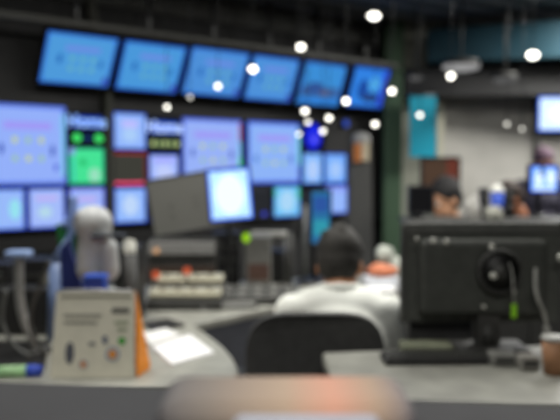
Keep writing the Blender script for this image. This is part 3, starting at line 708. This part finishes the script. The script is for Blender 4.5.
for x, lab in ((484, 'black headphone cup hung on a stand beside the blue cup, nearer the pale bag'), (509, 'black speaker beside the blue cup, nearer the brown-haired person')):
    q = at(x, 188, 4.6); z = q.z - CT
    o = MB().box((0, 0, z / 2), (.06, .06, z), BLACK, bev=.01).cyl((0, -.03, z * .7), (0, -.036, z * .7), .02, None, DARK, 20).cyl((0, -.03, z * .35), (0, -.036, z * .35), .02, None, DARK, 20).build('desk_speaker', loc=(q.x, 4.6, CT)); tag(o, lab.replace('headphone cup hung on a stand', 'speaker'), 'speaker')

# ------------------------------------------------------------ left foreground
# calendar
Yc = 2.35
bl = at(50, 380, Yc); br = at(134, 380, Yc); tl = at(55, 295, Yc); tr = at(136, 295, Yc)
foot = DT
# drop so the feet rest on the desk
cen = Vector(((bl.x + br.x) / 2, Yc, foot)); w = br.x - bl.x; h = tl.z - foot
r = thing('desk_calendar', 'standing desk calendar with pale printed face and orange side', 'calendar', Matrix.Translation(cen))
fb = .0; ft = .05; dep = .13
pts_f = [(-w / 2, 0, .002), (w / 2, 0, .002), (w * .485, ft, h), (-w * .46, ft, h)]
MB().prism(pts_f, (0, .006, 0), mat((218, 214, 196), .6, noise=.04)).build('front_page', None, r)
MB().prism([(-w / 2, dep + .0, .002), (w / 2 + .012, dep, .002), (w * .49, ft + .014, h), (-w * .46, ft + .014, h)], (0, .006, 0), mat((225, 130, 30), .6)).build('back_board', None, r)
MB().prism([(w / 2 + .006, .012, .002), (w / 2 + .030, dep - .005, .002), (w * .492, ft + .012, h * .96)], (.004, .0, 0), mat((235, 140, 25), .6)).build('orange_side', None, r)
MB().tube([(-w * .45, ft + .01, h), (0, ft + .01, h + .002), (w * .47, ft + .01, h)], .008, METAL, 10).build('spiral_binding', None, r)
def pr(x, y):  # pixel to point on page
    u = (x - 93) / 84 * w; t = (380 - y) / 85; return Vector((u, ft * t - .002, h * t))
mb = MB()
def mark(x, y, ww, hh, c, circ=False, dy=0):
    a_ = pr(x, y) - Vector((0, dy, 0)); sx = ww / 84 * w / 2; sz = hh / 85 * h / 2; sl = ft / h
    m_ = mat(c, .6, noise=0)
    if circ: mb.quad([a_ + Vector((sx * math.cos(t), sl * sz * math.sin(t), sz * math.sin(t))) for t in [2 * math.pi * k / 20 for k in range(20)]], m_)
    else: mb.quad([a_ + Vector((i * sx, sl * j * sz, j * sz)) for i, j in ((-1, -1), (1, -1), (1, 1), (-1, 1))], m_)
mark(95, 299, 72, 3, (140, 138, 122)); mark(120, 313, 18, 5, (96, 96, 90)); mark(82, 318, 38, 3, (150, 148, 136)); mark(80, 325, 34, 3, (152, 150, 138))
mark(122, 343, 8, 8, (70, 160, 60), True); mark(113, 356, 14, 14, (110, 130, 170), True); mark(113, 356, 11, 11, (200, 196, 180), True, .0008); mark(113, 356, 8, 8, (220, 140, 50), True, .0016)
mark(84, 366, 9, 9, (140, 140, 160), True); mark(84, 366, 6, 6, (225, 165, 110), True, .0008); mark(70, 355, 9, 22, (90, 92, 100), True); mark(105, 342, 6, 9, (110, 116, 130), True); mark(92, 346, 7, 4, (140, 140, 136))
mark(121, 325, 14, 3, (150, 160, 130)); mark(122, 332, 10, 3, (150, 160, 130))
mb.build('print_pattern', None, r)

# green marker with blue cap
q = gnd(-12, 378, DT); q2 = gnd(42, 376, DT)
r = thing('glue_tube', 'pale green and white tube with a blue cap lying on the desk beside the calendar', 'tube', loc=(q.x, q.y, DT))
d = (q2 - q); rr = .02
MB().cyl((0, 0, rr), Vector((d.x * .72, d.y * .72, rr)), rr, None, mat((150, 190, 140), .5, noise=.35, scale=14), 24).build('tube_body', None, r)
MB().cyl(Vector((d.x * .72, d.y * .72, rr)), Vector((d.x, d.y, rr)), rr * 1.06, rr * .9, mat((58, 84, 190), .5), 24).build('cap', None, r)

# gooseneck arm with flat head
q = gnd(38, 352, DT)
r = thing('gooseneck_lamp', 'slim grey gooseneck lamp with a small flat bluish head', 'lamp', loc=(q.x, q.y, DT))
Yg = q.y
pp = [at(x, y, Yg) - Vector((q.x, q.y, DT)) for x, y in ((38, 350), (26, 325), (20, 300), (19, 275), (19, 256))]
MB().tube(pp, .018, mat((140, 142, 140), .4), 14).build('neck', None, r)
MB().cyl((0, 0, 0), (0, 0, .016), .06, .055, DARK, 28).build('base', None, r)
hpnt = pp[-1]
MB().box(hpnt + Vector((0, 0, .008)), (.095, .07, .028), mat((134, 156, 196), .4), bev=.012).build('lamp_head', None, r)

# blue-grey tilted bottle shapes
def tilt_obj(name, label, cat, a, b, Y, r0, r1, m_, capc=None):
    A = at(*a, Y); B = at(*b, Y); rt = thing(name, label, cat, loc=A)
    mb = MB(); mb.cyl((0, 0, 0), B - A, r0, r1, m_, 20); mb.ball(B - A, r1, m_, None, 14); mb.build('tube_body' if capc else 'body', None, rt)
    if capc:
        dd = (B - A).normalized(); MB().cyl(B - A, B - A + dd * .05, r1 * 1.05, r1 * .9, capc, 20).build('cap', None, rt)
    return rt
r = thing('spray_bottle', 'pale blue spray bottle with angled nozzle standing behind the gooseneck lamp', 'bottle', loc=(at(60, 250, 2.9).x, 2.9, DT))
q0 = Vector((at(60, 250, 2.9).x, 2.9, DT))
BLG = mat((112, 132, 172), .4); 
f_ = lambda x, y: at(x, y, 2.9) - q0
MB().cyl((-.02, 0, 0), f_(58, 262), .04, .035, BLG, 22).cyl(f_(58, 262), f_(68, 240), .032, .014, BLG, 20).build('bottle_body', None, r)
MB().tube([f_(68, 240), f_(72, 228), f_(70, 222), f_(62, 226)], .014, mat((120, 144, 190), .4), 12).build('nozzle', None, r)
MB().tube([f_(66, 226), f_(72, 214), f_(73, 196)], .02, mat((130, 155, 215), .4), 12).build('handle', None, r)

# plastic bag bundle
Yb = 2.75
g = at(95, 300, Yb); g0 = Vector((g.x, Yb, DT))
fb_ = lambda x, y, dy=0: at(x, y, Yb) - g0 + Vector((0, dy, 0))
def rad(px_): return px_ * Yb / FPX
r = thing('plastic_bag', 'big pale grey plastic bag bulging over two hanging lobes beside the wall screens', 'bag', loc=g0)
mb = MB()
mb.ball(fb_(93, 223), (rad(20), .07, rad(18))); mb.ball(fb_(84, 222), (rad(10), .05, rad(14))); mb.ball(fb_(100, 232), (rad(12), .05, rad(13)))
tcap(mb, fb_(90, 238), fb_(87, 270), rad(12), rad(11)); tcap(mb, fb_(108, 248), fb_(109, 270), rad(10), rad(11))
for k in range(12): mb.ball(fb_(93 + random.uniform(-14, 14), 222 + random.uniform(-10, 10), -.04), rad(random.uniform(4, 6)), None, None, 10)
o = blob('bag_body', mb, mat((176, 178, 178), .4, noise=.15, scale=10), r, .008, 2)
MB().box(fb_(113, 234, -.07), (rad(34), .03, rad(4)), mat((40, 48, 58), .4), bev=.004).build('dark_clip', None, r)
MB().cyl(fb_(97, 285), (0, 0, 0), .03, .035, DARK, 16).cyl((0, 0, 0), (0, 0, .01), .08, None, DARK, 24).cyl(fb_(93, 250, .06), fb_(97, 285), .02, .03, DARK, 14).build('stand', None, r)
# green folder & dark blue binder behind bag
g1 = at(74, 300, 2.95)
o = MB().box((0, 0, -.14), (.1, .02, .48), mat((22, 96, 46), .6), Matrix.Rotation(R_(-8), 3, 'Y'), bev=.003).build('green_board', loc=at(76, 246, 2.95)); tag(o, 'dark green board standing behind the plastic bag', 'board')
o = MB().prism([at(60, 248, 2.85) - at(70, 262, 2.85), at(68, 240, 2.85) - at(70, 262, 2.85), at(86, 300, 2.85) - at(70, 262, 2.85), at(62, 300, 2.85) - at(70, 262, 2.85)], (0, .03, 0), mat((20, 34, 92), .6)).build('navy_binder', loc=at(70, 262, 2.85)); tag(o, 'navy blue binder leaning below the green board', 'binder')
r = thing('blue_bin', 'bright blue square container under the plastic bag behind the calendar', 'container', loc=(at(96, 280, 2.62).x, 2.62, DT))
hb = at(0, 277, 2.6).z - DT
MB().box((0, 0, hb / 2), (.075, .07, hb), mat((26, 66, 165), .5), bev=.008).build('container_body', None, r); MB().box((0, 0, hb), (.08, .075, .012), mat((34, 78, 180), .5), bev=.003).build('rim', None, r)
r = thing('white_bottle', 'short pale bottle with round shoulders beside the plastic bag', 'bottle', loc=(at(130, 262, 2.8).x, 2.8, DT))
zt = at(0, 238, 2.8).z - DT
MB().cyl((0, 0, 0), (0, 0, zt - .06), .028, .028, DARK, 22).build('dark_holder', None, r)
MB().cyl((0, 0, zt - .11), (0, 0, zt - .02), .026, .025, mat((176, 176, 166), .5), 22).ball((0, 0, zt - .02), (.025, .025, .016), mat((176, 176, 166), .5)).build('bottle_body', None, r)
o = MB().box((0, 0, 0), (.055, .05, .09), mat((150, 150, 138), .5), bev=.012).build('pale_jar', loc=(at(52, 274, 3.03).x, 3.03, at(0, 276, 3.03).z)); tag(o, 'small pale jar standing on the black case', 'jar')
zj = at(0, 276, 3.03).z - .045 - DT
o = MB().box((0, 0, zj / 2), (.34, .12, zj), BLACK, bev=.01).build('black_case', loc=(at(36, 300, 3.03).x, 3.03, DT)); tag(o, 'black case on the desk with the small pale jar on top', 'case')

# dark rack equipment at the far left and bundled cables
for (x0, x1, y0, Y, lab) in ((-30, 16, 262, 3.25, 'black equipment unit at the photo edge behind the gooseneck lamp'), (26, 62, 258, 3.35, 'black equipment unit behind the spray bottle'), (118, 142, 245, 3.3, 'black upright unit between the plastic bag and the beige console'), (212, 240, 232, 4.35, 'black upright unit behind the tablet stand'), (258, 290, 250, 4.45, 'black upright unit behind the seated man and the pale bar')):
    a = at(x0, y0, Y); e = at(x1, y0, Y); hz = a.z - DT
    r = thing('equipment_unit', lab, 'equipment', loc=((a.x + e.x) / 2, Y, DT))
    MB().box((0, 0, hz / 2), (e.x - a.x, .16, hz), mat((26, 26, 27), .5), bev=.006).build('case', None, r)
    mb = MB()
    for k in range(3): mb.box((0, -.083, hz * (.25 + .25 * k)), ((e.x - a.x) * .8, .006, hz * .05), mat((58, 58, 56), .4))
    mb.build('grille', None, r)
    MB().ball(((e.x - a.x) * .3, -.085, hz * .85), .006, mat((120, 124, 120), .4)).build('switch', None, r)
for k, (pts, c, lab) in enumerate((([(50, 262), (40, 285), (30, 320), (44, 352)], (70, 72, 70), 'dark grey cable trailing down beside the gooseneck lamp'), ([(6, 290), (2, 320), (14, 345), (30, 360)], (92, 94, 92), 'grey cable looping at the photo edge'))):
    Y = 2.6; z0 = [at(x, y, Y) for x, y in pts]; z0[-1].z = DT + .01
    o = MB().tube([q - z0[0] for q in z0], .008, mat(c, .5), 10).build('cable', loc=z0[0]); tag(o, lab, 'cable', 'cables on the desk')

# ------------------------------------------------------------ sill at the lens and the soft pouch lying on it
SH = 1.315
sillm = mat((38, 38, 41), .75)
struct(MB().prism([gnd(-300, 368, SH), gnd(900, 422, SH), Vector((.7, .12, SH)), Vector((-.7, .12, SH))], (0, 0, -.05), sillm).build('window_sill'))
struct(MB().box((0, .18, (SH - .05) / 2), (1.6, .10, SH - .05), mat((60, 60, 60), .7)).build('wall_front'))
# soft pouch on the sill
q = gnd(285, 402, SH)
r = thing('soft_pouch', 'peach-coloured rounded pouch with shading painted toward grey ends and a white front flap on the window sill', 'pouch', loc=(q.x, .385, SH))
tz = at(0, 374, .385).z - SH
pm = mat((214, 152, 120), .7, noise=.12, scale=9)
pm = bpy.data.materials.new('cloth with painted shading'); pm.use_nodes = True; nt = pm.node_tree; bs = nt.nodes['Principled BSDF']; bs.inputs['Roughness'].default_value = .8
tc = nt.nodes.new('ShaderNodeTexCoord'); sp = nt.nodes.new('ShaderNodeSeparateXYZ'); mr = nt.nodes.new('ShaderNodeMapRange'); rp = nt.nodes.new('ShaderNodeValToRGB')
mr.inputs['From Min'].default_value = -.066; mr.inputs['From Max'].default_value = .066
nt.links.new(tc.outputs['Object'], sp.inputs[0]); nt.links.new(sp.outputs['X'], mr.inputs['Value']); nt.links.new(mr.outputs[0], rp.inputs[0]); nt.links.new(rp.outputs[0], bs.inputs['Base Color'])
cs = [(0, (84, 83, 86)), (.2, (120, 110, 102)), (.5, (164, 142, 122)), (.68, (194, 142, 120)), (.84, (160, 136, 116)), (1, (98, 98, 106))]  # ramp paints the shading across the width, grey ends to peach
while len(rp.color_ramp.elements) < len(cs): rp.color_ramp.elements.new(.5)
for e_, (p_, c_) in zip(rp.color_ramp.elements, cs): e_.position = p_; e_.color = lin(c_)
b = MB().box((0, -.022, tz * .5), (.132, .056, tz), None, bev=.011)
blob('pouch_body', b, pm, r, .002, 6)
b = MB().box((.010, -.051, tz * .38), (.072, .010, tz * .74), None, bev=.004)
blob('white_flap', b, mat((160, 164, 178), .6, noise=.05), r, .002, 4)

sheet('black desk mat under the gooseneck lamp base', [(-40, 371), (44, 371), (50, 340), (-40, 340)], DT, BLACK, name='desk_mat', th=.004, cat='mat')
def plz(x, y, q):
    rr_ = ray(x, y); O = P0 + NV * q; return CAM + rr_ * ((O - CAM).dot(NV) / rr_.dot(NV))
ra, rb = plz(-30, 6, .45), plz(402, 69, .45); zm = (ra.z + rb.z) / 2; ra.z = rb.z = zm
r = thing('ceiling_rail', 'long dull grey rail running under the ceiling above the tilted screens', 'rail', loc=ra)
MB().box((rb - ra) / 2, ((rb - ra).length, .05, .05), mat((100, 100, 95), .5), Matrix.Rotation(math.atan2((rb - ra).y, (rb - ra).x), 3, 'Z'), bev=.006).build('rail', None, r)
for k in range(5):
    p_ = (rb - ra) * (.05 + .225 * k); MB().cyl(p_, p_ + Vector((0, 0, H - zm)), .01, None, DARK, 8).build('hanger', None, r)
